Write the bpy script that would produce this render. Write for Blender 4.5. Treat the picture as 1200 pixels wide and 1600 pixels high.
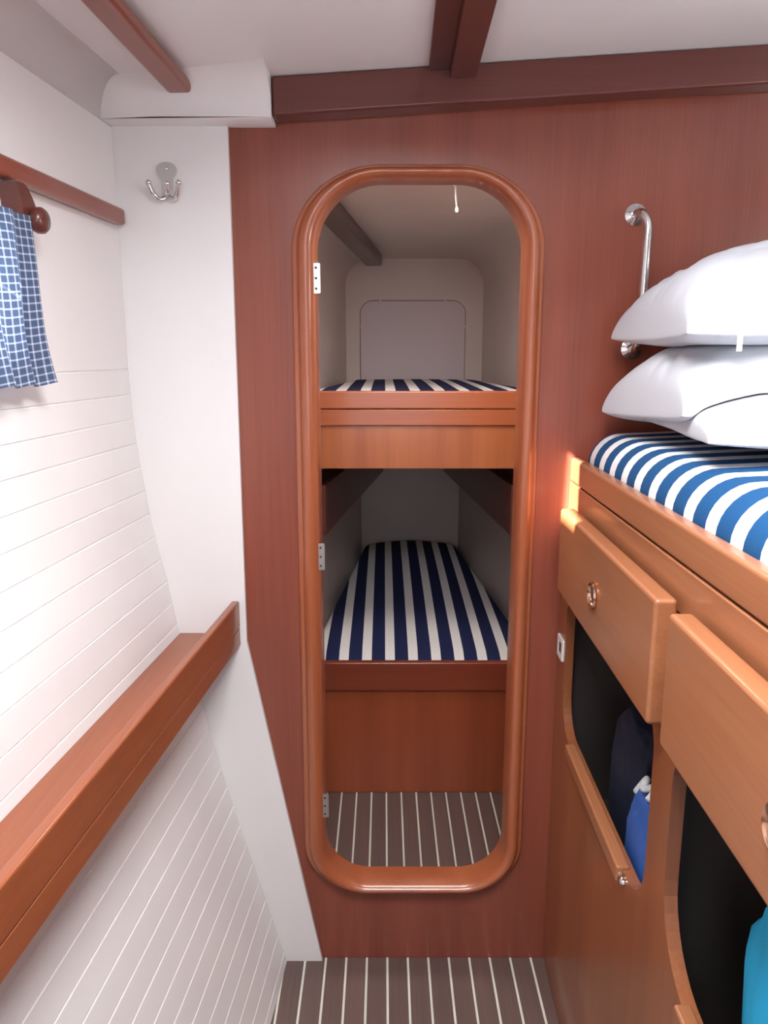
import bpy, bmesh, math, random
from mathutils import Vector, Matrix, noise
from mathutils.geometry import tessellate_polygon
for o in list(bpy.data.objects): bpy.data.objects.remove(o, do_unlink=True)
S = bpy.context.scene
COL = S.collection
R = math.radians
random.seed(4)

# ------------------------------------------------------------------ camera
cd = bpy.data.cameras.new('camera'); cam = bpy.data.objects.new('camera', cd); COL.objects.link(cam)
cam.location = (0, 0, 1.42)
cam.rotation_euler = (R(90) - math.atan(244/1200), 0, 0)
cd.sensor_fit = 'VERTICAL'; cd.sensor_height = 36; cd.lens = 27
cd.clip_start = 0.02
S.camera = cam
# ------------------------------------------------------------------ sky, sun, hatch daylight, exposure
w = bpy.data.worlds.new('daylight'); S.world = w; w.use_nodes = True
bg = w.node_tree.nodes['Background']; bg.inputs[0].default_value = (0.80, 0.90, 1.0, 1); bg.inputs[1].default_value = 3.2
def area(name, loc, rot, sx, sy, power, col):
    l = bpy.data.lights.new(name, 'AREA'); l.shape = 'RECTANGLE'; l.size = sx; l.size_y = sy; l.energy = power; l.color = col
    o = bpy.data.objects.new(name, l); COL.objects.link(o); o.location = loc; o.rotation_euler = rot; return o
sl = bpy.data.lights.new('sun', 'SUN'); sl.energy = 62.0; sl.angle = R(0.6); sl.color = (1.0, 0.93, 0.84)
sun = bpy.data.objects.new('sun', sl); COL.objects.link(sun); sun.location = (-2, -2, 4)
sun.rotation_euler = Vector((.59, .63, -.66)).to_track_quat('-Z', 'Y').to_euler()
area('hatch_daylight', (0.08, 0.52, 1.978), (0, 0, 0), 0.48, 0.52, 27, (0.955, 0.975, 1.0))
area('companionway_daylight', (0.0, -1.17, 1.35), (R(90), 0, 0), 0.62, 1.0, 1.5, (0.93, 0.96, 1.0))
area('added_side_fill', (1.292, 0.75, 1.56), (0, R(90), 0), 0.24, 0.62, 5, (1.0, 0.97, 0.94))  # unseen lamp added to brighten the left wall top and ceiling edge
area('fore_hatch_daylight', (0.12, 1.86, 1.88), (0, 0, 0), 0.33, 0.30, 6.0, (1.0, 0.93, 0.86))
S.view_settings.view_transform = 'Standard'; S.view_settings.look = 'None'
S.view_settings.gamma = 1; S.view_settings.use_curve_mapping = False
S.view_settings.exposure = 0.2

# ------------------------------------------------------------------ materials
def nmat(name):
    m = bpy.data.materials.new(name); m.use_nodes = True
    nt = m.node_tree; return m, nt, nt.nodes['Principled BSDF']
def lk(nt, a, b): nt.links.new(a, b)
def rgba(c): return (c[0], c[1], c[2], 1)
def wood(name, light, dark, grain='z', rough=0.3, coat=0.25, fine=1.0, band=0.6):
    m, nt, b = nmat(name)
    tc = nt.nodes.new('ShaderNodeTexCoord'); oi = nt.nodes.new('ShaderNodeObjectInfo')
    def stretched(s_across, s_along, detail):
        mp = nt.nodes.new('ShaderNodeMapping')
        sc = [s_across]*3; sc['xyz'.index(grain)] = s_along
        mp.inputs['Scale'].default_value = sc
        lk(nt, tc.outputs['Object'], mp.inputs['Vector'])
        n = nt.nodes.new('ShaderNodeTexNoise'); n.inputs['Scale'].default_value = 1; n.inputs['Detail'].default_value = detail
        n.noise_dimensions = '4D'
        mu = nt.nodes.new('ShaderNodeMath'); mu.operation = 'MULTIPLY'; mu.inputs[1].default_value = 9
        lk(nt, oi.outputs['Random'], mu.inputs[0]); lk(nt, mu.outputs[0], n.inputs['W'])
        lk(nt, mp.outputs[0], n.inputs['Vector']); return n
    n1 = stretched(14, 0.7, 2); n2 = stretched(230*fine, 5, 4)
    mx = nt.nodes.new('ShaderNodeMix'); mx.inputs[0].default_value = 1 - band
    lk(nt, n1.outputs[0], mx.inputs[2]); lk(nt, n2.outputs[0], mx.inputs[3])
    cr = nt.nodes.new('ShaderNodeValToRGB')
    cr.color_ramp.elements[0].position = .33; cr.color_ramp.elements[0].color = rgba(dark)
    cr.color_ramp.elements[1].position = .67; cr.color_ramp.elements[1].color = rgba(light)
    lk(nt, mx.outputs[0], cr.inputs[0]); lk(nt, cr.outputs[0], b.inputs['Base Color'])
    b.inputs['Roughness'].default_value = rough; b.inputs['Coat Weight'].default_value = coat; b.inputs['Coat Roughness'].default_value = 0.12
    return m
def plain(name, col, rough=0.5, metal=0, coat=0, var=0.04, scale=6, bump=0):
    m, nt, b = nmat(name)
    tc = nt.nodes.new('ShaderNodeTexCoord'); n = nt.nodes.new('ShaderNodeTexNoise'); n.inputs['Scale'].default_value = scale; n.inputs['Detail'].default_value = 3
    lk(nt, tc.outputs['Object'], n.inputs['Vector'])
    cr = nt.nodes.new('ShaderNodeValToRGB')
    cr.color_ramp.elements[0].position = .3; cr.color_ramp.elements[0].color = rgba([c*(1-var) for c in col])
    cr.color_ramp.elements[1].position = .7; cr.color_ramp.elements[1].color = rgba([min(1, c*(1+var)) for c in col])
    lk(nt, n.outputs[0], cr.inputs[0]); lk(nt, cr.outputs[0], b.inputs['Base Color'])
    b.inputs['Roughness'].default_value = rough; b.inputs['Metallic'].default_value = metal; b.inputs['Coat Weight'].default_value = coat
    if bump:
        n2 = nt.nodes.new('ShaderNodeTexNoise'); n2.inputs['Scale'].default_value = 260; lk(nt, tc.outputs['Object'], n2.inputs['Vector'])
        bp = nt.nodes.new('ShaderNodeBump'); bp.inputs['Strength'].default_value = bump; bp.inputs['Distance'].default_value = .002
        lk(nt, n2.outputs[0], bp.inputs['Height']); lk(nt, bp.outputs[0], b.inputs['Normal'])
    return m
def stripes(name, axis, period, duty, phase, blue, white):
    m, nt, b = nmat(name)
    tc = nt.nodes.new('ShaderNodeTexCoord'); sp = nt.nodes.new('ShaderNodeSeparateXYZ'); lk(nt, tc.outputs['Object'], sp.inputs[0])
    a = nt.nodes.new('ShaderNodeMath'); a.operation = 'MULTIPLY_ADD'; a.inputs[1].default_value = 1/period; a.inputs[2].default_value = phase + 100
    lk(nt, sp.outputs[axis], a.inputs[0])
    f = nt.nodes.new('ShaderNodeMath'); f.operation = 'FRACT'; lk(nt, a.outputs[0], f.inputs[0])
    l = nt.nodes.new('ShaderNodeMath'); l.operation = 'LESS_THAN'; l.inputs[1].default_value = duty; lk(nt, f.outputs[0], l.inputs[0])
    mx = nt.nodes.new('ShaderNodeMix'); mx.data_type = 'RGBA'
    mx.inputs[6].default_value = rgba(white); mx.inputs[7].default_value = rgba(blue); lk(nt, l.outputs[0], mx.inputs[0])
    lk(nt, mx.outputs[2], b.inputs['Base Color']); b.inputs['Roughness'].default_value = .85; b.inputs['Specular IOR Level'].default_value = .2
    n2 = nt.nodes.new('ShaderNodeTexNoise'); n2.inputs['Scale'].default_value = 500; lk(nt, tc.outputs['Object'], n2.inputs['Vector'])
    bp = nt.nodes.new('ShaderNodeBump'); bp.inputs['Strength'].default_value = .25; bp.inputs['Distance'].default_value = .002
    lk(nt, n2.outputs[0], bp.inputs['Height']); lk(nt, bp.outputs[0], b.inputs['Normal'])
    return m
MAH_L, MAH_D = (0.285, 0.074, 0.043), (0.20, 0.047, 0.028)
TEAK_L, TEAK_D = (0.38, 0.150, 0.066), (0.27, 0.095, 0.040)
M = {}
for g in 'xyz':
    M['mah_'+g] = wood('varnished_mahogany_'+g, MAH_L, MAH_D, g)
    M['teak_'+g] = wood('varnished_teak_'+g, TEAK_L, TEAK_D, g, rough=.34)
M['darkmah_y'] = wood('dark_mahogany_y', (0.13, 0.034, 0.024), (0.085, 0.02, 0.015), 'y')
M['darkmah_x'] = wood('dark_mahogany_x', (0.15, 0.038, 0.028), (0.10, 0.024, 0.018), 'x')
M['ring'] = wood('door_casing_wood', (0.40, 0.115, 0.045), (0.30, 0.075, 0.03), 'z', rough=.3, coat=.55)
M['shelf'] = wood('shelf_wood', (0.33, 0.098, 0.036), (0.23, 0.056, 0.022), 'y', rough=.3)
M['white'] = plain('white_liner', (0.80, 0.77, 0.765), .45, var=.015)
M['plank'] = plain('white_painted_plank', (0.80, 0.775, 0.765), .42, var=.02)
M['caulk'] = plain('white_caulk', (0.88, 0.88, 0.87), .5, var=.01)
M['peak'] = plain('forepeak_liner', (0.74, 0.645, 0.60), .5, var=.03)  # warm tint in the colour stands in for light bounced off wood
M['hatchpanel'] = plain('hatch_panel_paint', (0.69, 0.60, 0.62), .45, var=.02)
M['gap'] = plain('dark_gap', (0.05, 0.035, 0.03), .8)
M['rebate'] = plain('brown_seal', (0.16, 0.095, 0.07), .7)
M['chrome'] = plain('polished_steel', (0.72, 0.71, 0.70), .16, 1, var=.03)
M['satin'] = plain('satin_metal', (0.58, 0.57, 0.56), .35, 1, var=.03)
M['hingewhite'] = plain('pale_hinge_metal', (0.80, 0.78, 0.74), .35, .3, var=.03)
M['copper'] = plain('bronze_ring', (0.62, 0.36, 0.24), .2, 1, var=.05)
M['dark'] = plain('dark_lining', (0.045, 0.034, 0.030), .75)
M['teakfloor'] = wood('floor_teak', (0.150, 0.092, 0.080), (0.098, 0.062, 0.055), 'y', rough=.45, coat=.1)
M['holly'] = plain('holly_strip', (0.66, 0.65, 0.56), .45, var=.05)
M['pillow'] = plain('white_pillow_cotton', (0.57, 0.585, 0.63), .9, var=.015, bump=.15)
M['plastic'] = plain('white_plastic', (0.82, 0.82, 0.80), .4)
M['navybag'] = plain('navy_bag', (0.007, 0.012, 0.034), .8, var=.15, bump=.2)
M['bluebag'] = plain('blue_bag', (0.025, 0.10, 0.38), .7, var=.12, bump=.2)
M['cyanbag'] = plain('cyan_bag', (0.010, 0.42, 0.74), .7, var=.08, bump=.2)
M['tag'] = plain('white_tag', (0.75, 0.80, 0.80), .5, var=.15, scale=120)
BLUE, WHITE = (0.018, 0.045, 0.125), (0.80, 0.78, 0.77)
M['striperight'] = stripes('striped_canvas_lit', 1, .0755, .56, .80, (0.010, 0.070, 0.185), WHITE)  # same canvas as the bunks, blue painted brighter for strong light
M['stripepeak'] = stripes('striped_canvas_dim', 0, .0748, .58, .53, (0.016, 0.022, 0.075), WHITE)  # same canvas, blue painted darker for the dim fore cabin
def glass():
    m, nt, b = nmat('window_glass'); b.inputs['Transmission Weight'].default_value = 1; b.inputs['Roughness'].default_value = 0.02; b.inputs['IOR'].default_value = 1.0
    b.inputs['Base Color'].default_value = (.97, .98, 1, 1); return m
M['glass'] = glass()
def acrylic():
    m, nt, b = nmat('frosted_acrylic'); b.inputs['Base Color'].default_value = (.8, .82, .84, 1); b.inputs['Roughness'].default_value = .4
    tr = nt.nodes.new('ShaderNodeBsdfTranslucent'); tr.inputs[0].default_value = (.7, .72, .74, 1)
    ms = nt.nodes.new('ShaderNodeMixShader'); ms.inputs[0].default_value = .35
    lk(nt, b.outputs[0], ms.inputs[1]); lk(nt, tr.outputs[0], ms.inputs[2]); lk(nt, ms.outputs[0], nt.nodes['Material Output'].inputs[0]); return m
M['acrylic'] = acrylic()
def gingham():
    m, nt, b = nmat('blue_check_cotton')
    uv = nt.nodes.new('ShaderNodeUVMap'); sp = nt.nodes.new('ShaderNodeSeparateXYZ'); lk(nt, uv.outputs[0], sp.inputs[0])
    outs = []
    for ax in (0, 1):
        a = nt.nodes.new('ShaderNodeMath'); a.operation = 'MULTIPLY'; a.inputs[1].default_value = 1/0.0115; lk(nt, sp.outputs[ax], a.inputs[0])
        f = nt.nodes.new('ShaderNodeMath'); f.operation = 'FRACT'; lk(nt, a.outputs[0], f.inputs[0])
        l = nt.nodes.new('ShaderNodeMath'); l.operation = 'LESS_THAN'; l.inputs[1].default_value = .22; lk(nt, f.outputs[0], l.inputs[0]); outs.append(l)
    ad = nt.nodes.new('ShaderNodeMath'); ad.operation = 'ADD'; lk(nt, outs[0].outputs[0], ad.inputs[0]); lk(nt, outs[1].outputs[0], ad.inputs[1])
    cr = nt.nodes.new('ShaderNodeValToRGB'); cr.color_ramp.interpolation = 'CONSTANT'
    cr.color_ramp.elements[0].color = (0.095, 0.135, 0.24, 1); cr.color_ramp.elements[1].position = .3; cr.color_ramp.elements[1].color = (0.40, 0.48, 0.62, 1)
    e = cr.color_ramp.elements.new(.8); e.color = (0.78, 0.82, 0.88, 1)
    dv = nt.nodes.new('ShaderNodeMath'); dv.operation = 'MULTIPLY'; dv.inputs[1].default_value = .5; lk(nt, ad.outputs[0], dv.inputs[0]); lk(nt, dv.outputs[0], cr.inputs[0])
    lk(nt, cr.outputs[0], b.inputs['Base Color']); b.inputs['Roughness'].default_value = .9
    tr = nt.nodes.new('ShaderNodeBsdfTranslucent'); lk(nt, cr.outputs[0], tr.inputs[0])
    ms = nt.nodes.new('ShaderNodeMixShader'); ms.inputs[0].default_value = .5
    lk(nt, b.outputs[0], ms.inputs[1]); lk(nt, tr.outputs[0], ms.inputs[2]); lk(nt, ms.outputs[0], nt.nodes['Material Output'].inputs[0])
    return m
M['gingham'] = gingham()

# ------------------------------------------------------------------ helpers
def tag(o, label=None, cat=None, group=None, kind=None):
    if label: o['label'] = label
    if cat: o['category'] = cat
    if group: o['group'] = group
    if kind: o['kind'] = kind
    return o
def empty(name, loc=(0, 0, 0), rz=0, parent=None):
    o = bpy.data.objects.new(name, None); COL.objects.link(o); o.location = loc; o.rotation_euler = (0, 0, rz); o.empty_display_size = .05
    o.parent = parent; return o
def mesh(name, verts, faces, mat, parent=None, smooth=False, bevel=0, seg=2):
    me = bpy.data.meshes.new(name); me.from_pydata([tuple(v) for v in verts], [], faces)
    bm = bmesh.new(); bm.from_mesh(me); bmesh.ops.recalc_face_normals(bm, faces=bm.faces); bm.to_mesh(me); bm.free()
    me.materials.append(M[mat] if isinstance(mat, str) else mat)
    if smooth: me.polygons.foreach_set('use_smooth', [True]*len(me.polygons))
    o = bpy.data.objects.new(name, me); COL.objects.link(o); o.parent = parent
    if bevel: add_bevel(o, bevel, seg)
    return o
def add_bevel(o, wd, seg=2):
    b = o.modifiers.new('bevel', 'BEVEL'); b.width = wd; b.segments = seg; b.limit_method = 'ANGLE'; b.angle_limit = R(40)
    o.data.polygons.foreach_set('use_smooth', [True]*len(o.data.polygons)); b.harden_normals = True
BOXF = [(0,1,3,2),(4,6,7,5),(0,4,5,1),(2,3,7,6),(0,2,6,4),(1,5,7,3)]
def box(name, x0, x1, y0, y1, z0, z1, mat, parent=None, bevel=0.002, seg=2):
    v = [(x, y, z) for x in (x0, x1) for y in (y0, y1) for z in (z0, z1)]
    return mesh(name, v, BOXF, mat, parent, bevel=bevel, seg=seg)
def hexa(name, pts, mat, parent=None, bevel=0.0015, seg=2):
    # pts: 8 points ordered like box: x0y0z0 x0y0z1 x0y1z0 x0y1z1 x1...
    return mesh(name, pts, BOXF, mat, parent, bevel=bevel, seg=seg)
def plate(name, outer, holes, to3, depth, mat, parent=None, bevel=0):
    """flat outline (2D) with holes, extruded; to3(a,b,t) maps to 3D, t in 0..1 is depth"""
    loops = [outer] + list(holes); flat = [p for l in loops for p in l]; n = len(flat)
    tris = tessellate_polygon([[Vector((p[0], p[1], 0)) for p in l] for l in loops])
    v = [to3(a, b, 0) for a, b in flat] + [to3(a, b, depth) for a, b in flat]
    f = [tuple(t) for t in tris] + [tuple(i+n for i in reversed(t)) for t in tris]
    k = 0
    for l in loops:
        m = len(l)
        for i in range(m): f.append((k+i, k+(i+1) % m, n+k+(i+1) % m, n+k+i))
        k += m
    return mesh(name, v, f, mat, parent, bevel=bevel)
def rrect(x0, x1, z0, z1, rt, rb=None, n=12):
    rb = rt if rb is None else rb; pts = []
    for cx, cz, r, a0 in ((x1-rt, z1-rt, rt, 0), (x0+rt, z1-rt, rt, 90), (x0+rb, z0+rb, rb, 180), (x1-rb, z0+rb, rb, 270)):
        for i in range(n+1):
            a = R(a0 + 90*i/n); pts.append((cx + r*math.cos(a), cz + r*math.sin(a)))
    return pts
def tube(name, pts, rad, mat, parent=None, res=10, cap=True):
    pts = [Vector(p) for p in pts]; rads = rad if isinstance(rad, (list, tuple)) else [rad]*len(pts)
    v, f = [], []; up = None
    for i, p in enumerate(pts):
        t = (pts[min(i+1, len(pts)-1)] - pts[max(i-1, 0)]).normalized()
        if up is None:
            up = Vector((0, 0, 1)) if abs(t.z) < .9 else Vector((0, 1, 0))
        s = t.cross(up).normalized(); up = s.cross(t).normalized()
        for k in range(res):
            a = 2*math.pi*k/res; v.append(p + (s*math.cos(a) + up*math.sin(a))*rads[i])
    for i in range(len(pts)-1):
        for k in range(res): f.append((i*res+k, i*res+(k+1) % res, (i+1)*res+(k+1) % res, (i+1)*res+k))
    if cap: f.append(tuple(range(res))); f.append(tuple(range((len(pts)-1)*res, len(pts)*res)))
    return mesh(name, v, f, mat, parent, smooth=True)
def lathe(name, prof, origin, axis, mat, parent=None, res=24):
    """prof: (radius, height) along axis from origin"""
    ax = Vector(axis).normalized(); s = ax.orthogonal().normalized(); t = ax.cross(s); o = Vector(origin)
    v, f = [], []
    for r, h in prof:
        for k in range(res):
            a = 2*math.pi*k/res; v.append(o + ax*h + (s*math.cos(a) + t*math.sin(a))*max(r, 1e-4))
    for i in range(len(prof)-1):
        for k in range(res): f.append((i*res+k, i*res+(k+1) % res, (i+1)*res+(k+1) % res, (i+1)*res+k))
    f.append(tuple(range(res))); f.append(tuple(range((len(prof)-1)*res, len(prof)*res)))
    ob = mesh(name, v, f, mat, parent, smooth=True)
    e = ob.modifiers.new('edges', 'EDGE_SPLIT'); e.split_angle = R(50); return ob
def smooth_curve(pts, n=6):
    pts = [Vector(p) for p in pts]; out = []
    for i in range(len(pts)-1):
        p0, p1, p2, p3 = pts[max(i-1, 0)], pts[i], pts[i+1], pts[min(i+2, len(pts)-1)]
        for k in range(n):
            t = k/n
            out.append(.5*((2*p1) + (p2-p0)*t + (2*p0-5*p1+4*p2-p3)*t*t + (3*p1-p0-3*p2+p3)*t**3))
    out.append(pts[-1]); return out

# ------------------------------------------------------------------ dimensions
YB = 1.60                     # aft face of the mahogany bulkhead
AFT = -1.2
KL = 0.0766                   # the hull side runs inwards towards the bow
def zceil(x): return 1.938 + 0.0588*x

# ------------------------------------------------------------------ floor: teak planks with pale inlay strips
fl = box('floor', -1.0, 1.6, AFT, 3.75, -.05, -.012, 'dark', bevel=0); tag(fl, 'teak and holly striped cabin sole', 'floor', kind='structure')
PITCH = 0.0492; X0 = -0.1395
pl_mesh = {}
for part, (ya, yb) in enumerate(((AFT+.01, YB-.001), (YB+.045, 2.325))):
    for i in range(-5 if part == 0 else -4, 12 if part == 0 else 14):
        xa = X0 + i*PITCH
        a, b = xa + .0028, xa + PITCH - .0028
        if part == 0 and b > .345: b = min(b, .41)
        p = box('plank', a, b, ya, yb, -.012, 0, 'teakfloor', fl, bevel=.0006, seg=1)
        box('holly_strip', xa-.0026, xa+.0026, ya, yb, -.012, -.0002, 'holly', fl, bevel=0)

# ------------------------------------------------------------------ mahogany bulkhead with the rounded doorway
DOOR = (-.139, .283, .206, 1.760)
hole = rrect(*DOOR[:2], DOOR[2], DOOR[3], .135, .105, 16)
wf = plate('wall_front', [(-.30, 2.02), (-.30, .807), (-.146, -.01), (1.5, -.01), (1.5, 2.06)], [hole], lambda a, b, t: (a, YB + t, b), .04, 'mah_z')
tag(wf, 'varnished mahogany bulkhead pierced by a round-cornered doorway', 'wall', kind='structure')
prof = [(-.002, 1.652), (-.002, 1.592), (.003, 1.581), (.012, 1.575), (.022, 1.574), (.031, 1.578), (.036, 1.586), (.038, 1.590), (.043, 1.588), (.048, 1.590), (.050, 1.600)]
v, f = [], []
nh = len(hole); ctr = ((DOOR[0]+DOOR[1])/2, (DOOR[2]+DOOR[3])/2)
for i, (a, b) in enumerate(hole):
    pa, pb = hole[i-1], hole[(i+1) % nh]
    if (pb[0]-a)**2+(pb[1]-b)**2 < 1e-10: pb = hole[(i+2) % nh]
    if (pa[0]-a)**2+(pa[1]-b)**2 < 1e-10: pa = hole[i-2]
    t = Vector((pb[0]-pa[0], pb[1]-pa[1])).normalized(); nrm = (t.y, -t.x)
    wd = .90*max(-nrm[0], 0)**2 + .72*max(nrm[0], 0)**2 + .48*max(nrm[1], 0)**2 + .46*max(-nrm[1], 0)**2
    for o_, y_ in prof: v.append((a + nrm[0]*(o_ if o_ < 0 else o_*wd), y_, b + nrm[1]*(o_ if o_ < 0 else o_*wd)))
k = len(prof)
for i in range(nh):
    j = (i+1) % nh
    for q in range(k-1): f.append((i*k+q, j*k+q, j*k+q+1, i*k+q+1))
tr = mesh('trim_1', v, f, 'ring', smooth=True); tag(tr, 'glossy mahogany moulding around the rounded doorway', 'door frame', kind='structure')

# white panel beside the bulkhead
wp = plate('wall_front_side', [(-.62, 1.95), (-.62, -.01), (-.146, -.01), (-.30, .807), (-.30, 1.853), (-.30, 1.95)], [], lambda a, b, t: (a, 1.588 + t, b), .0118, 'white')
tag(wp, 'smooth white panel between plank wall and mahogany bulkhead', 'wall', kind='structure')

# ------------------------------------------------------------------ left hull side: backing, smooth top panel with window, planks
PROF = [(0.0, -.232), (.43, -.350), (.832, -.447), (.935, -.463), (1.03, -.483), (1.10, -.496), (1.235, -.512), (1.33, -.519), (1.45, -.522), (2.0, -.522)]
def wx(z):
    for (z0, x0), (z1, x1) in zip(PROF, PROF[1:]):
        if z <= z1: return x0 + (x1-x0)*(z-z0)/(z1-z0)
    return PROF[-1][1]
def WP(y, z, off=0.0):        # point on the hull side, off = distance into the room
    return (wx(max(z, 0)) + KL*(y-1.58) + off, y, z)
zs = [0, .2, .43, .63, .832, .935, 1.03, 1.10, 1.235, 1.33, 1.40]
v, f = [], []
for z in zs:
    for y in (AFT, 1.60):
        for off in (-.0018, -.05): v.append(WP(y, z, off))
for i in range(len(zs)-1):
    a = i*4
    f += [(a, a+2, a+6, a+4), (a+1, a+5, a+7, a+3), (a, a+4, a+5, a+1), (a+2, a+3, a+7, a+6)]
f += [(0, 1, 3, 2), (len(v)-4, len(v)-2, len(v)-1, len(v)-3)]
wl = mesh('wall_left', v, f, 'caulk'); tag(wl, 'white plank-lined hull side sloping in towards the floor', 'wall', kind='structure')
# planks, 5 cm, each with eased edges
edges = [1.392]; z = 1.392
while z > .01:
    dz = .05; x1 = wx(z); x2 = wx(z-dz); dz = .05*dz/math.hypot(dz, x1-x2); z -= dz; edges.append(max(z, 0))
for za, zb in zip(edges, edges[1:]):
    e = .0013; g = .00045; pts = []
    cs = [(zb+g, -.006), (zb+g, -.0012), (zb+g+e, 0), (za-g-e, 0), (za-g, -.0012), (za-g, -.006)]
    n6 = len(cs); vv = [WP(y, zz, of) for y in (AFT+.01, 1.587) for zz, of in cs]
    ff = [tuple(range(n6)), tuple(range(n6, 2*n6))] + [(i, (i+1) % n6, n6+(i+1) % n6, n6+i) for i in range(n6)]
    mesh('plank', vv, ff, 'plank', wl)
# smooth panel with the window opening
WY0, WY1, WZ0, WZ1 = .70, 1.13, 1.425, 1.60
win = rrect(WY0, WY1, WZ0, WZ1, .03, .03, 6)
up = plate('upper_panel', [(AFT+.01, 1.394), (1.587, 1.394), (1.587, 1.85), (AFT+.01, 1.85)], [win], lambda a, b, t: WP(a, b, -t), .035, 'white', wl)
wn = empty('window_1', WP((WY0+WY1)/2, WZ0, -.02)); tag(wn, 'oblong cabin window behind the checked curtain', 'window', kind='structure')
def rel(p, e): return (p[0]-e.location.x, p[1]-e.location.y, p[2]-e.location.z)
plate('pane', rrect(WY0-.004, WY1+.004, WZ0-.004, WZ1+.004, .03, .03, 6), [], lambda a, b, t: rel(WP(a, b, -.042-t), wn), .004, 'glass', wn)
plate('window_frame', rrect(WY0-.012, WY1+.012, WZ0-.012, WZ1+.012, .04, .04, 6), [rrect(WY0+.003, WY1-.003, WZ0+.003, WZ1-.003, .027, .027, 6)], lambda a, b, t: rel(WP(a, b, .004-t), wn), .008, 'plastic', wn)

# ------------------------------------------------------------------ ceiling with cove and hatch opening
ce_hole = [(-.16, .26), (.32, .26), (.32, .78), (-.16, .78)]
slot = [(-.24, .929), (-.24, .845), (-.345, .730), (-.352, .60), (-.40, .57), (-.40, .765)]    # unseen opening added and shaped to cast the sun strip on the berth
def xl(y): return -.462 + KL*(y-1.58)
ce = plate('ceiling', [(xl(AFT), AFT), (1.3, AFT), (1.3, YB), (xl(YB), YB)], [ce_hole, slot], lambda a, b, t: (a, b, zceil(a) + t), .03, 'white')
tag(ce, 'white headliner with a gentle camber', 'ceiling', kind='structure')
v, f = [], []; NC = 10
for y in (AFT, YB):
    xw, xe = -.522 + KL*(y-1.58), xl(y); zt = zceil(xe)
    for i in range(NC+1):
        a = R(90*i/NC); v.append((xe - (xe-xw)*math.cos(a), y, zt - (zt-1.848)*(1-math.sin(a))))
for i in range(NC): f.append((i, i+1, NC+2+i, NC+1+i))
cv = mesh('cove', v, f, 'white', ce, smooth=True)
so = cv.modifiers.new('solid', 'SOLIDIFY'); so.thickness = .02; so.offset = 1
for nm, (x0, x1, y0, y1) in {'a': (-.18, -.16, .24, .80), 'b': (.32, .34, .24, .80), 'c': (-.16, .32, .24, .26), 'd': (-.16, .32, .78, .80)}.items():
    box('hatch_coaming', x0, x1, y0, y1, 1.915 + .0588*(x0+x1)/2, 1.991, 'mah_x', ce)
box('sun_block_lid', -.195, .355, .225, .815, 1.992, 2.004, 'acrylic', ce)  # unseen diffusing cover added to keep direct sun out of the hatch
# moulded white fascia left of the beam
sec = [(1.599, 1.851), (1.545, 1.851), (1.540, 1.854), (1.540, 1.862)]
for i in range(1, 9):
    a = R(90*i/8); sec.append((1.540 - .085*(1-math.cos(a)), 1.862 + .064*math.sin(a)))
sec += [(1.455, 1.94), (1.599, 1.94)]
v, f = [], []; ns = len(sec)
for x in (-.53, -.209):
    for y, zz in sec: v.append((x, y, zz + (.0588*(x+.209) if zz > 1.86 else 0)*0.6))
f = [tuple(range(ns)), tuple(range(ns, 2*ns))] + [(i, (i+1) % ns, ns+(i+1) % ns, ns+i) for i in range(ns)]
fa = mesh('trim_2', v, f, 'white', bevel=.003); tag(fa, 'white moulded fascia left of the dark ceiling beam', 'trim', kind='structure')

# other walls out of view
wr_ = plate('wall_right', [(AFT, 0), (YB, 0), (YB, 2.05), (AFT, 2.05)], [rrect(.43, 1.07, 1.43, 1.69, .05, .05, 6)], lambda a, b, t: (1.3 + t, a, b), .06, 'white')
tag(wr_, 'white hull side beyond the raised berth', 'wall', kind='structure')
w2 = empty('fill_opening', (1.3, .75, 1.43)); tag(w2, 'added unseen opening for fill light above the raised berth', 'window', kind='structure')  # opening added out of view to go with the side fill lamp
plate('pane', rrect(-.325, .325, -.005, .265, .05, .05, 6), [], lambda a, b, t: (.062 + t, a, b), .004, 'acrylic', w2)
plate('window_frame', rrect(-.335, .335, -.015, .275, .055, .055, 6), [rrect(-.318, .318, .002, .258, .048, .048, 6)], lambda a, b, t: (-.006 + t, a, b), .0058, 'plastic', w2)
wb = plate('wall_back', [(-1.0, -.01), (1.36, -.01), (1.36, 2.05), (-1.0, 2.05)], [rrect(-.33, .33, .85, 1.9, .08)], lambda a, b, t: (a, AFT - t, b), .04, 'mah_z')
tag(wb, 'mahogany aft bulkhead with the companionway opening', 'wall', kind='structure')

# unseen shell added beyond the opening to block the sun
tag(box('sun_block_side', -1.06, -1.0, -2.6, AFT-.041, -.05, 2.10, 'white', bevel=0), 'white side of the added unseen sun screen behind the viewer', 'wall', kind='structure')
tag(box('sun_block_far_side', 1.36, 1.42, -2.6, AFT-.041, -.05, 2.10, 'white', bevel=0), 'white far side of the added unseen sun screen behind the viewer', 'wall', kind='structure')
tag(box('sun_block_roof', -1.06, 1.42, -2.6, AFT-.041, 2.10, 2.14, 'white', bevel=0), 'white roof of the added unseen sun screen', 'ceiling', kind='structure')
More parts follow.
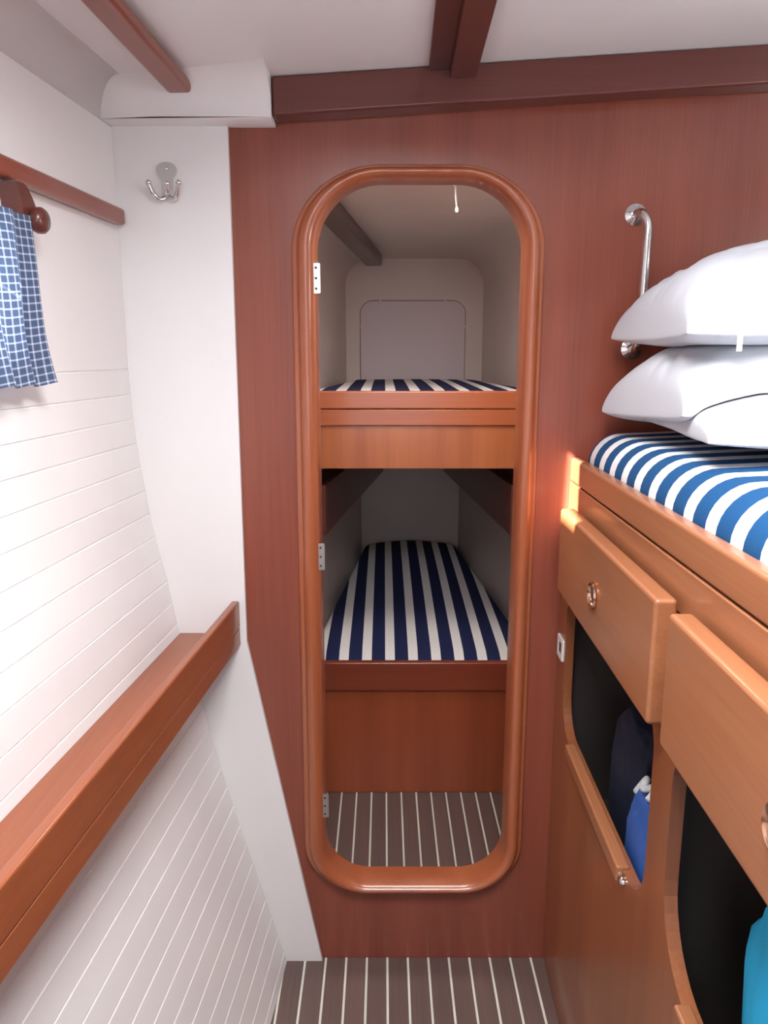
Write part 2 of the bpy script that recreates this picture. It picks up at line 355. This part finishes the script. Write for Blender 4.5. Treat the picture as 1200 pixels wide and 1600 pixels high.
# ------------------------------------------------------------------ wooden beams and rails
bt, bb = lambda x: 1.9375 + .0588*x, lambda x: 1.870 + .060*x
beam = hexa('ceiling_beam', [(-.207, 1.545, bb(-.207)), (-.207, 1.545, bt(-.207)), (-.207, 1.599, bb(-.207)), (-.207, 1.599, bt(-.207)),
            (1.299, 1.545, bb(1.299)), (1.299, 1.545, bt(1.299)), (1.299, 1.599, bb(1.299)), (1.299, 1.599, bt(1.299))], 'darkmah_x', bevel=.005, seg=3)
tag(beam, 'dark mahogany beam running across the top of the bulkhead', 'beam')
def sl_box(name, x0, x1, y0, y1, th, mat, parent=None, slope=0.035, bevel=.002, lift=0):
    pts = []
    for x in (x0, x1):
        for y in (y0, y1):
            xx = x + slope*(y-y1)
            for zz in (zceil(xx)-th-lift, zceil(xx)-lift-.0002): pts.append((xx, y, zz))
    return hexa(name, pts, mat, parent, bevel=bevel)
ba = empty('ceiling_batten', (0, 0, 0)); tag(ba, 'dark wooden batten running fore and aft along the ceiling to the beam', 'batten')
ba.location = (.125, 1.2, zceil(.125)-.03)
for nm, x0, x1, th, lift in (('base_board', .082, .170, .009, 0), ('cap_strip', .122, .170, .016, .0092)):
    o = sl_box(nm, x0, x1, .845, 1.544, th, 'darkmah_y', ba, slope=.02, lift=lift); o.matrix_parent_inverse = Matrix.Translation(-ba.location)
st = hexa('ceiling_strip', [(x + .045*(y-1.525), y, zz) for x in (-.394, -.350) for y in (AFT+.02, 1.525) for zz in (1.888 + .02*(x+.372), 1.912)], 'mah_y', bevel=.007, seg=2)
tag(st, 'reddish wooden strip with a rounded end under the ceiling edge', 'strip')
# upper rail on the hull side
v = []
for off in (0.0005, .022):
    for y in (AFT+.02, 1.572):
        for zz in (1.668, 1.698): v.append(WP(y, zz, off))
ra = hexa('handrail', v, 'mah_y', bevel=.006, seg=3); tag(ra, 'reddish wooden rail fixed high along the white hull side', 'rail')

# ------------------------------------------------------------------ shelf with fiddle on the hull side
sh = empty('wall_shelf', (-.38, 1.2, .80)); tag(sh, 'varnished wooden shelf with a raised lip along the plank wall', 'shelf')
def FX(y): return -.313 + .076*(y-1.585)
def loc(o, e):
    o.matrix_parent_inverse = Matrix.Translation(-e.location); return o
YE = 1.5865
loc(hexa('shelf_board', [p for xs in ('w', 'f') for y in (AFT+.03, YE) for p in ((WP(y, .806, .0015)[0] + (0 if xs == 'w' else FX(y)-.0165-WP(y, .806, .0015)[0]), y, .806), (WP(y, .829, .0015)[0] + (0 if xs == 'w' else FX(y)-.0165-WP(y, .829, .0015)[0]), y, .829))], 'shelf', sh), sh)
loc(hexa('fiddle', [(FX(y)+dx, y, zz) for dx in (-.016, .001) for y in (AFT+.03, YE) for zz in (.842, .902)], 'shelf', sh, bevel=.004, seg=3), sh)
loc(hexa('shelf_edge', [(FX(y)+dx, y, zz) for dx in (-.016, .0) for y in (AFT+.03, YE) for zz in (.803, .841)], 'shelf', sh, bevel=.0015), sh)

# ------------------------------------------------------------------ coat hook on the white panel
hk = empty('coat_hook', (-.420, 1.588, 1.75)); tag(hk, 'chrome coat hook with curved prongs screwed to the white panel', 'hook')
pp = []
for xx, zz in ((0, .036), (.010, .0345), (.0175, .029), (.020, .021), (.0175, .013), (.0125, .006), (.0105, -.004), (.0105, -.018), (.012, -.028), (.007, -.034), (0, -.036)):
    pp.append((xx, zz))
sm = smooth_curve([(a, 0, b) for a, b in pp], 4); outl = [(p.x, p.z) for p in sm] + [(-p.x, p.z) for p in reversed(sm[1:-1])]
plate('back_plate', outl, [], lambda a, b, t: (a, -.0045 + t, b), .0044, 'satin', hk, bevel=.0015)
def prong(pts, r=.0048):
    p = smooth_curve(pts, 6); pr = tube('prong', p, r, 'chrome', hk)
    e = p[-1]; prof_ = [(.0058*math.sin(R(a)), -.0058*math.cos(R(a))) for a in range(0, 181, 20)]
    lathe('ball_tip', prof_, e, (0, 0, 1), 'chrome', pr, res=14)
prong([(-.004, -.003, -.028), (-.014, -.010, -.033), (-.022, -.020, -.026), (-.030, -.026, -.006)])
prong([(.004, -.003, -.028), (.014, -.010, -.033), (.022, -.020, -.026), (.028, -.026, -.006)])
prong([(.002, -.003, -.012), (.004, -.016, -.022), (.006, -.030, -.024), (.008, -.036, -.010)])
for dz in (.024, -.008): lathe('screw', [(.003, 0), (.003, .0012), (.0015, .002)], (0, -.0045, dz), (0, -1, 0), 'chrome', hk, res=12)

# ------------------------------------------------------------------ curtain on its rod
rod = empty('curtain_rod', WP(1.2, 1.62, .0)); tag(rod, 'dark wooden curtain rod with a round end and curved bracket', 'curtain rod')
def cw(y, z, off): return rel(WP(y, z, off), rod)
tube('rod', [cw(.62, 1.612, .015), cw(1.19, 1.612, .015)], .006, 'darkmah_y', rod)
br = smooth_curve([(1.165, 0, 1.664), (1.188, 0, 1.664), (1.206, 0, 1.648), (1.216, 0, 1.628), (1.210, 0, 1.606), (1.193, 0, 1.600)], 5)
brp = [(p.x, p.z) for p in br] + [(1.176, 1.612), (1.174, 1.64)]
plate('bracket', brp, [], lambda a, b, t: cw(a, b, .001+t), .030, 'darkmah_y', rod, bevel=.003)
lathe('finial', [(.006, -.002), (.016, -.001), (.019, .004), (.019, .012), (.015, .017), (.004, .019)], cw(1.206, 1.617, .031), (1, -.076, 0), 'darkmah_y', rod)
# cloth
NU, NV = 90, 26; v, f, uvs = [], [], []
for j in range(NV+1):
    t = j/NV; zz = 1.620 - .243*t
    for i in range(NU+1):
        s = i/NU; yend = 1.183 + .004*math.sin(5*t) + .022*t**3; y = .62 + (yend-.62)*s
        amp = .0045 + .004*t
        off = .034 + amp*math.sin(s*58 + .6*math.sin(3*t)) + amp*.4*math.sin(s*23 + 2*t) + .004*t
        zz2 = zz + .003*math.sin(s*58)*t
        v.append(WP(y, zz2, off)); uvs.append((s*.66, zz))
for j in range(NV):
    for i in range(NU): a = j*(NU+1)+i; f.append((a, a+1, a+NU+2, a+NU+1))
cu = mesh('curtain', v, f, 'gingham', smooth=True)
uvl = cu.data.uv_layers.new(name='UVMap')
for l in cu.data.loops: uvl.data[l.index].uv = uvs[l.vertex_index]
tag(cu, 'blue and white checked cotton curtain hanging over the window', 'curtain')

# ------------------------------------------------------------------ raised berth on the right with drawers and lockers
TH = -math.atan(.0247)
be = empty('raised_berth', (.383, 1.60, 0), TH); tag(be, 'varnished teak raised berth with drawers above two open lockers', 'berth')
L = 2.6
h1 = rrect(-.640, -.075, .640, .945, .055, .075, 8); h2 = rrect(-1.30, -.715, .640, .945, .055, .11, 8)
plate('front_panel', [(-L, .0015), (-.004, .0015), (-.004, 1.098), (-L, 1.098)], [h1, h2], lambda a, b, t: (t, a, b), .018, wood('berth_panel', (0.33, 0.115, 0.046), (0.235, 0.072, 0.028), 'z'), be)
box('lower_rail', .008, .030, -L, -.003, 1.100, 1.1605, 'teak_y', be, bevel=.002)
box('upper_rail', .008, .031, -L, -.003, 1.1625, 1.212, 'teak_y', be, bevel=.006, seg=3)
box('berth_board', .032, .90, -L, -.003, 1.095, 1.125, 'teak_y', be)
for ya, yb in ((-.690, -.105), (-1.325, -.738), (-1.96, -1.373)):
    d = box('drawer', -.030, -.0005, ya, yb, .955, 1.124, 'teak_z' if False else 'teak_y', be, bevel=.006, seg=3)
    yc, zc = (ya+yb)/2, 1.036
    lathe('ring_pull', [(.0225, 0), (.0235, .003), (.021, .006), (.0175, .004), (.0165, -.001)], (-.030, yc, zc), (-1, 0, 0), 'copper', d, 28)
    lathe('pull_button', [(.0168, -.002), (.0168, .0008), (.012, .0014)], (-.030, yc, zc), (-1, 0, 0), 'gap', d, 24)
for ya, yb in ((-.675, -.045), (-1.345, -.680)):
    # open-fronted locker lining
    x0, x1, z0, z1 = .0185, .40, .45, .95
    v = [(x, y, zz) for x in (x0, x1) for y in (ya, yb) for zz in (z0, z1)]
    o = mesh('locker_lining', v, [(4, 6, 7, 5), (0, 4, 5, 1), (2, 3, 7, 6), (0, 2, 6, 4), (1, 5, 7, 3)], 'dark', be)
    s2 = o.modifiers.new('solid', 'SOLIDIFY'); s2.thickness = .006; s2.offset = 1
for ya, yb in ((-.545, -.16), (-1.24, -.80)):
    rs = box('retaining_strip', -.010, .012, ya, yb, .617, .645, 'teak_y', be, bevel=.004, seg=3)
    lathe('end_pin', [(.004, 0), (.006, .004), (.005, .016), (.001, .019)], (-.002, ya, .628), (0, -1, 0), 'chrome', rs, 12)
# mattress
def stripe_pad(name, ring_fn, NX, NY, mat):
    pass
ma = empty('x')
bpy.data.objects.remove(ma)
v, f = [], []
r = .062; XA, XB, YA, YBm, Z0, Z1 = .0335, .88, -2.5, -.006, 1.127, 1.268
# profile across (x,z) with round front shoulder; far end rounded in plan
pr = [(XB, Z0), (XA, Z0), (XA, Z1-r)]
for i in range(1, 9):
    a = R(90*i/8); pr.append((XA + r*(1-math.cos(a)), Z1-r + r*math.sin(a)))
for i in range(1, 13):
    xx = XA + r + (XB-XA-r)*i/12; pr.append((xx, Z1 + .012*math.sin(math.pi*i/12)))
ys = [YA + (YBm-.05-YA)*i/40 for i in range(41)] + [YBm-.05+.05*math.sin(R(a)) for a in (15, 30, 45, 60, 75, 90)]
for y in ys:
    e = max(0, (y-(YBm-.05))/.05); sh_ = .05*(1-math.sqrt(max(0, 1-e*e)))
    for x, zz in pr:
        xi = x + (sh_*.9 if x < .2 else 0); zi = zz - (sh_*.5 if zz > 1.2 else 0)
        v.append((xi, y, zi))
k = len(pr)
for j in range(len(ys)-1):
    for i in range(k-1): f.append((j*k+i, j*k+i+1, (j+1)*k+i+1, (j+1)*k+i))
    f.append((j*k+k-1, j*k, (j+1)*k, (j+1)*k+k-1))
f += [tuple(range(k)), tuple(range((len(ys)-1)*k, len(ys)*k))]
mr = mesh('mattress', v, f, 'striperight', smooth=True); mr.location = (.383, 1.60, 0); mr.rotation_euler = (0, 0, TH)
e_ = mr.modifiers.new('edges', 'EDGE_SPLIT'); e_.split_angle = R(60)
tag(mr, 'lit-toned blue and white striped mattress under the white pillows', 'mattress')

# ------------------------------------------------------------------ pillows
from mathutils.bvhtree import BVHTree
bmm = bmesh.new(); bmm.from_mesh(mr.data); bmm.transform(Matrix.Translation(mr.location) @ Matrix.Rotation(TH, 4, 'Z')); stack = [BVHTree.FromBMesh(bmm)]; bmm.free()
def drop(bvhs, x, y):
    z = 1.270
    for b in bvhs:
        h = b.ray_cast(Vector((x, y, 3)), Vector((0, 0, -1)))
        if h[0]: z = max(z, h[0].z + .003)
    return z
def pillow(c, half, top, bot, rot, label, seed, pinch=.035, cap=9):
    """soft cushion whose underside settles on whatever lies beneath it"""
    N = 64; v, f = [], []; hx, hy = half; cz, sz = math.cos(R(rot[2])), math.sin(R(rot[2]))
    for side in (1, -1):
        for j in range(N+1):
            for i in range(N+1):
                u, w_ = math.sin(math.pi/2*(-1 + 2*i/N)), math.sin(math.pi/2*(-1 + 2*j/N))
                eu, ew = max(0, 1-u*u), max(0, 1-w_*w_)
                th = eu**.27 * ew**.34
                px = hx*u*(1 - pinch*ew*abs(u)); py = hy*w_*(1 - pinch*eu*abs(w_))
                q = Vector((px*4, py*4, seed + side*3))
                edge = min(1, eu*ew*3)
                wr = noise.noise(q)*.016 + noise.noise(q*2.3)*.007
                n = noise.noise(Vector((px*6+py*4, py*5-px*5, seed*2+side)))
                n2 = noise.noise(Vector((px*11-py*7, py*9+px*3, seed*3+side)))
                fold = -math.exp(-(n/.06)**2)*.013 - math.exp(-(n2/.07)**2)*.007
                pz = (top if side > 0 else -bot)*th + (wr + (fold if side > 0 else 0))*edge**.5
                pz += math.tan(R(rot[1]))*px + math.tan(R(rot[0]))*py
                py += (noise.noise(Vector((px*9, pz*22, seed+7)))*.010 + noise.noise(Vector((px*22+pz*18, pz*26, seed+3)))*.006)*min(1, max(0, abs(w_)-.55)*3)*edge**.3*(1 if w_ < 0 else -.3)
                wxx, wyy = c[0] + px*cz - py*sz, c[1] + px*sz + py*cz
                wz = c[2] + pz
                if wz > cap-.03: wz = cap - .03*math.exp(-(wz-cap+.03)/.03)
                fl_ = drop(stack, wxx, wyy) + (.0 if side < 0 else .004 + .012*th)
                v.append((px*cz - py*sz, px*sz + py*cz, max(wz, fl_) - c[2]))
    n1 = (N+1)**2
    for s_ in (0, n1):
        for j in range(N):
            for i in range(N):
                a = s_ + j*(N+1)+i; f.append((a, a+1, a+N+2, a+N+1))
    o = mesh('pillow', v, f, 'pillow', smooth=True)
    bm = bmesh.new(); bm.from_mesh(o.data)
    rim = [vv for vv in bm.verts if vv.is_boundary]
    bmesh.ops.remove_doubles(bm, verts=rim, dist=.006); bmesh.ops.recalc_face_normals(bm, faces=bm.faces); bm.to_mesh(o.data)
    for vv in bm.verts: vv.co += Vector(c)
    stack.append(BVHTree.FromBMesh(bm)); bm.free()
    o.data.polygons.foreach_set('use_smooth', [True]*len(o.data.polygons))
    ss = o.modifiers.new('sub', 'SUBSURF'); ss.levels = 1; ss.render_levels = 1
    o.location = c
    return tag(o, label, 'pillow', 'white pillows piled on the raised berth')
pillow((.80, 1.185, 1.300), (.345, .205), .075, .022, (0, -1, -7), 'white pillow lying flat on the striped mattress at the bottom of the pile', 1.7)
pillow((.80, 1.345, 1.330), (.365, .19), .165, .03, (-3, 1, 2), 'white pillow in the middle of the pile between two others', 5.2, cap=1.452)
p1 = pillow((.81, 1.325, 1.456), (.372, .20), .150, .02, (0, .5, -1), 'plump white pillow on top of the pile with a white zip pull', 9.4)
zp = box('zip_pull', -.004, .004, -.003, 0, -.026, .002, 'plastic', p1, bevel=.001); zp.location = (-.30, -.196, -.004)

# ------------------------------------------------------------------ steel grab handle on the bulkhead
gh = empty('grab_handle', (.503, YB, 1.43)); tag(gh, 'polished steel grab handle upright on the mahogany bulkhead behind the pillows', 'handle')
hp = smooth_curve([(-.008, 0, .262), (-.008, -.022, .262), (-.004, -.036, .258), (.004, -.044, .238), (.004, -.046, .20), (.003, -.046, .12), (.002, -.046, .05), (0, -.042, .018), (0, -.022, .004), (0, 0, .004)], 6)
tube('bar', hp, .0085, 'chrome', gh, 14)
for dx, zz in ((-.008, .262), (0, .004)):
    fgl = lathe('flange', [(.021, 0), (.021, .003), (.013, .007), (.009, .010)], (dx, -.0005, zz), (0, -1, 0), 'chrome', gh)
    lathe('screw', [(.0035, 0), (.0035, .002), (.001, .003)], (dx, -.003, zz+.016), (0, -1, 0), 'satin', fgl, 10)

# ------------------------------------------------------------------ switch plate on the berth end
sp_ = empty('switch_plate', (.383, 1.60, 0), TH); tag(sp_, 'small white switch plate beside the open locker', 'switch')
sp_.location = (.383-.0005*0 + .0247*(-.038), 1.562, .805)
plate('plate', rrect(-.026, .026, -.024, .024, .004, .004, 4), [rrect(-.014, .014, -.013, .013, .002, .002, 3)], lambda a, b, t: (-.004 + t, a, b), .0038, 'plastic', sp_)
box('rocker', -.0025, -.0003, -.013, .013, -.012, .012, 'gap', sp_, bevel=.0005)

# ------------------------------------------------------------------ bags in the lockers
def bag(name, c, half, seed, mat, label, rz=0, parent=None, cat='bag', lump=.16):
    bm = bmesh.new(); bmesh.ops.create_icosphere(bm, subdivisions=5, radius=1)
    for vv in bm.verts:
        p = vv.co.copy(); q = Vector([math.copysign(abs(a)**.62, a) for a in p])
        n = noise.noise(p*1.6 + Vector((seed, 0, 0)))*lump + noise.noise(p*4 + Vector((0, seed, 0)))*lump*.45 + noise.noise(p*9 + Vector((0, 0, seed)))*lump*.2
        q *= 1 + n; vv.co = (q.x*half[0], q.y*half[1], max(q.z*half[2], -half[2]))
    me = bpy.data.meshes.new(name); bm.to_mesh(me); bm.free(); me.materials.append(M[mat]); me.polygons.foreach_set('use_smooth', [True]*len(me.polygons))
    o = bpy.data.objects.new(name, me); COL.objects.link(o); o.location = c; o.rotation_euler = (0, 0, rz); o.parent = parent
    if label: tag(o, label, cat)
    return o
bag('stuff_bag', (.49, 1.292, .625), (.058, .085, .165), 2.2, 'navybag', 'dark navy soft bag standing inside the locker', lump=.1)
bb_ = bag('stuff_bag', (.445, 1.085, .60), (.046, .095, .138), 5.1, 'bluebag', 'royal blue soft bag with a white tag in the locker nearer the doorway', lump=.1)
tg = tube('cord_toggle', smooth_curve([(-.030, .060, .118), (-.020, .044, .150), (-.030, .030, .142), (-.014, .018, .150), (-.032, .000, .140)], 5), .006, 'tag', bb_)
bag('stuff_bag', (.468, .575, .675), (.070, .215, .205), 8.3, 'cyanbag', 'bright turquoise blue soft bag filling the second locker', lump=.09)

# ------------------------------------------------------------------ fore cabin shell
def pxl(y): return -.159 - .12*(3.3-y)
def pxr(y): return .412 + .115*(3.3-y)
def pzt(y): return 1.812 + .040*(3.3-y)
v, f = [], []; sect = [1.6405, 1.70, 2.02, 2.4, 2.85, 3.3]
def outline(y, zb=1.10, r=.105, n=8):
    a_, b_, t_ = pxl(y), pxr(y), pzt(y); pts = [(a_, zb)]
    for i in range(n+1):
        a = R(90*i/n); pts.append((a_ + r*(1-math.cos(a)), t_ - r + r*math.sin(a)))
    pts += [(-.05 + .02*(3.3-y)*0, t_), (.30, t_)]
    for i in range(n+1):
        a = R(90*i/n); pts.append((b_ - r*(1-math.sin(a)), t_ - r + r*math.cos(a)))
    pts.append((b_, zb)); return pts
for y in sect: v += [(a, y, b) for a, b in outline(y)]
k = len(outline(2))
for j in range(len(sect)-1):
    for i in range(k-1):
        if j == 1 and i == 10: continue        # the fore hatch
        f.append((j*k+i, j*k+i+1, (j+1)*k+i+1, (j+1)*k+i))
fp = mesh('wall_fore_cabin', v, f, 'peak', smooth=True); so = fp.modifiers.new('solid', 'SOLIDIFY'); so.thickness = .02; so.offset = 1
ed = fp.modifiers.new('edges', 'EDGE_SPLIT'); ed.split_angle = R(50)
box('sun_block_lid', -.07, .32, 1.68, 2.04, pzt(1.7)+.024, pzt(1.7)+.034, 'acrylic', fp)  # unseen cover added over the fore hatch to block direct sun
tag(fp, 'pale moulded liner of the fore cabin seen through the doorway', 'wall', kind='structure')
for sgn, fx in ((-1, pxl), (1, pxr)):
    pts = [(fx(y) + d_, y, zz) for d_ in sorted((0, .02*sgn)) for y in (1.643, 3.74) for zz in (-.01, 1.10)]
    pts = [(x + (0 if zz > .6 else -sgn*0.0), y, zz) for x, y, zz in pts]
    o = hexa('wall_fore_cabin_side', pts, 'peak', bevel=0); tag(o, 'pale lower hull side of the fore cabin beside the low bunk', 'wall', kind='structure', group='fore cabin hull sides')
bo = [(pxl(3.3)-.005, 1.06)] + outline(3.3)[1:-1] + [(pxr(3.3)+.005, 1.06)]
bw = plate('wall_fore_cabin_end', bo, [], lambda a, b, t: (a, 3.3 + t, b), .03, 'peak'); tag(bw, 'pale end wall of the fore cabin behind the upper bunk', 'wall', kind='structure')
tag(box('ceiling_low_bunk', -.28, .55, 3.331, 3.76, 1.10, 1.13, 'peak', bevel=0), 'pale soffit over the foot of the low bunk', 'ceiling', kind='structure')
tag(box('wall_fore_cabin_low_end', -.25, .52, 3.70, 3.73, .2, 1.099, 'peak', bevel=0), 'pale end wall behind the low bunk', 'wall', kind='structure')
# hatch panel on the end wall
ah = empty('access_hatch', (.12, 3.3, 1.135)); tag(ah, 'round-cornered access panel in the wall behind the upper bunk', 'hatch')
gapo = rrect(-.2205, .2205, .0, .511, .055, .01, 8); pano = rrect(-.2178, .2178, .003, .508, .052, .008, 8)
plate('rebate', gapo, [pano], lambda a, b, t: (a, -.003 + t, b), .0028, 'rebate', ah)
plate('panel', pano, [], lambda a, b, t: (a, -.006 + t, b), .0058, 'hatchpanel', ah, bevel=.0015)
for a, b in ((-.135, .510), (.135, .510), (-.221, .405), (.221, .405)):
    lathe('turn_button', [(.0045, 0), (.0045, .004), (.002, .006)], (a, -.003, b), (0, -1, 0), 'hingewhite', ah, 12)
# ceiling strip of the fore cabin
v = []
for dx in (-.033, .033):
    for y in (1.70, 3.20):
        for zz in (pzt(y)-.045, pzt(y)-.0005): v.append((-.040 + .134*(y-3.2) + dx, y, zz))
fs = hexa('ceiling_strip', v, wood('dark_strip', (0.10, 0.045, 0.035), (0.065, 0.028, 0.022), 'y'), bevel=.006); tag(fs, 'dark wooden strip on the fore cabin ceiling', 'strip')
# white pull cord
pc = empty('pull_cord', (.187, 2.14, pzt(2.14))); tag(pc, 'short white pull cord hanging from the fore cabin ceiling', 'cord')
tube('cord', [(0, 0, -.0005), (.001, 0, -.03), (.004, 0, -.058)], 0.0024, 'plastic', pc, 8)
lathe('cord_end', [(.002, .004), (.0045, 0), (.005, -.008), (.002, -.011)], (.0045, 0, -.058), (0, 0, 1), 'plastic', pc, 12)
lathe('ceiling_rose', [(.006, 0), (.006, -.003), (.002, -.004)], (0, 0, -.0005), (0, 0, 1), 'plastic', pc, 12)

# upper bunk
ub = empty('upper_bunk', (.12, 2.3, 1.085)); tag(ub, 'upper bunk in the fore cabin with an orange teak front', 'bunk')
def lw(name, x0, x1, y0, y1, z0, z1, mat, e, bevel=.002, seg=2): return loc(box(name, x0, x1, y0, y1, z0, z1, mat, e, bevel, seg), e)
UM = wood('bunk_front', (0.50, 0.165, 0.06), (0.37, 0.105, 0.04), 'z', band=.75)
UX = wood('bunk_rail', (0.46, 0.135, 0.05), (0.36, 0.095, 0.036), 'x')
lw('front_panel', -.272, .522, 2.305, 2.325, 1.085, 1.215, UM, ub)
lw('lower_rail', -.272, .522, 2.298, 2.320, 1.216, 1.263, UX, ub)
lw('upper_rail', -.272, .522, 2.298, 2.320, 1.2645, 1.318, UX, ub, .005, 3)
def trap(e_xl, y0, y1, z0, z1, ins=.004): return [(xf(y) + s_*ins, y, zz) for s_, xf in ((1, pxl), (-1, pxr)) for y in (y0, y1) for zz in (z0, z1)]
loc(hexa('bunk_board', trap(0, 2.326, 3.288, 1.105, 1.13), 'mah_x', ub), ub)
# lower bunk
lb = empty('lower_bunk', (.12, 2.3, 0)); tag(lb, 'low bunk in the fore cabin with a dark red mahogany front', 'bunk')
LM = wood('low_bunk_front', (0.40, 0.095, 0.036), (0.28, 0.06, 0.024), 'z', band=.8)
lw('front_panel', -.272, .522, 2.312, 2.326, .0005, .366, LM, lb)
lw('front_rail', -.272, .522, 2.300, 2.326, .366, .462, wood('low_bunk_rail', (0.27, 0.06, 0.028), (0.20, 0.04, 0.02), 'x'), lb, .004, 3)
loc(hexa('bunk_board', trap(0, 2.327, 3.695, .33, .35), 'mah_x', lb), lb)
def bunk_pad(name, y0, y1, z0, ztop, crown, rise, label, ins=.012):
    NX, NY = 28, 26; v, f = [], []
    for j in range(NY+1):
        t = j/NY; y = y0 + (y1-y0)*t; a, b = pxl(y)+ins, pxr(y)-ins
        for i in range(NX+1):
            s = i/NX; e = min(s, 1-s)*(b-a); ed_ = min(1, e/.045); rnd = .045*(1-math.sqrt(max(0, 1-(1-ed_)**2)))
            fb = min(1, min(t, 1-t)*(y1-y0)/.02); r2 = .012*(1-math.sqrt(max(0, 1-(1-fb)**2)))
            v.append((a + (b-a)*s, y, ztop + rise*t**.8 + crown*math.sin(math.pi*s)*math.sin(math.pi*min(1, t*.75+.05)) - rnd - r2))
    n = len(v); v += [(x, y, z0) for x, y, _ in v]
    for j in range(NY):
        for i in range(NX):
            q = j*(NX+1)+i; f.append((q, q+1, q+NX+2, q+NX+1)); f.append((n+q, n+q+NX+1, n+q+NX+2, n+q+1))
    rim = [i for i in range(NX+1)] + [(j+1)*(NX+1)-1 for j in range(1, NY+1)] + [NY*(NX+1)+i for i in range(NX-1, -1, -1)] + [j*(NX+1) for j in range(NY-1, 0, -1)]
    for q, p in zip(rim, rim[1:] + rim[:1]): f.append((q, p, n+p, n+q))
    o = mesh(name, v, f, 'stripepeak', smooth=True); e_ = o.modifiers.new('edges', 'EDGE_SPLIT'); e_.split_angle = R(60)
    return tag(o, label, 'mattress')
bunk_pad('mattress', 2.329, 3.69, .351, .462, .035, .055, 'dim-toned blue and white striped mattress on the low bunk in the fore cabin')
bunk_pad('mattress', 2.329, 3.292, 1.131, 1.316, .004, .006, 'dim-toned blue and white striped mattress on the upper bunk in the fore cabin')
# hull shelves above the low bunk
for sgn, (xa, xb), lab in ((-1, (-.180, -.004), 'dark wooden side shelf above the low bunk on the hinge side of the doorway'), (1, (.392, .288), 'dark wooden side shelf above the low bunk on the side of the grab handle')):
    hs = empty('side_shelf', (xa, 2.34, .872)); tag(hs, lab, 'shelf', 'shelves along the fore cabin hull sides')
    ysr = (2.335, 3.69); xx = (xa, xb)
    fx = pxl if sgn < 0 else pxr
    pts = [(x + d_, y, zz) for d_ in sorted((0, .018*sgn)) for x, y in zip(xx, ysr) for zz in (.872, 1.03)]
    loc(hexa('fascia_board', pts, 'darkmah_y', hs), hs)
    lohi = []
    for which in ((0, 1) if sgn > 0 else (1, 0)):
        for x, y in zip(xx, ysr):
            for zz in (.874, .890): lohi.append(((x + .0185*sgn) if which == 0 else fx(y) - sgn*.002, y, zz))
    loc(hexa('shelf_board', lohi, 'darkmah_y', hs), hs)

# door leaf folded back into the fore cabin
dr = empty('door_1', (-.140, 1.655, .25)); tag(dr, 'mahogany door leaf swung open into the fore cabin', 'door', kind='structure')
a = math.atan(.10)
dr.rotation_euler = (0, 0, a)
plate('leaf', rrect(0, .40, .0, 1.47, .13, .10, 10), [], lambda p, q, t: (-.018 + t, p + .004, q), .022, 'mah_z', dr)
for zz in (1.571, 1.0, .412):
    h_ = empty('hinge', (-.140, 1.646, zz), 0); bpy.data.objects.remove(h_)
    hp_ = plate('hinge', rrect(-.010, .0065, -.029, .029, .002, .002, 3), [], lambda p, q, t: (p, t, q), .003, 'hingewhite' if zz > 1.4 else 'satin', dr)
    hp_.matrix_parent_inverse = (Matrix.Translation(dr.location) @ Matrix.Rotation(a, 4, 'Z')).inverted(); hp_.location = (-.133, 1.586, zz)
    for dz in (-.02, 0, .02): lathe('screw', [(.0024, 0), (.0024, .0008), (.001, .0014)], (-.002, 0, dz), (0, -1, 0), 'gap', hp_, 10)
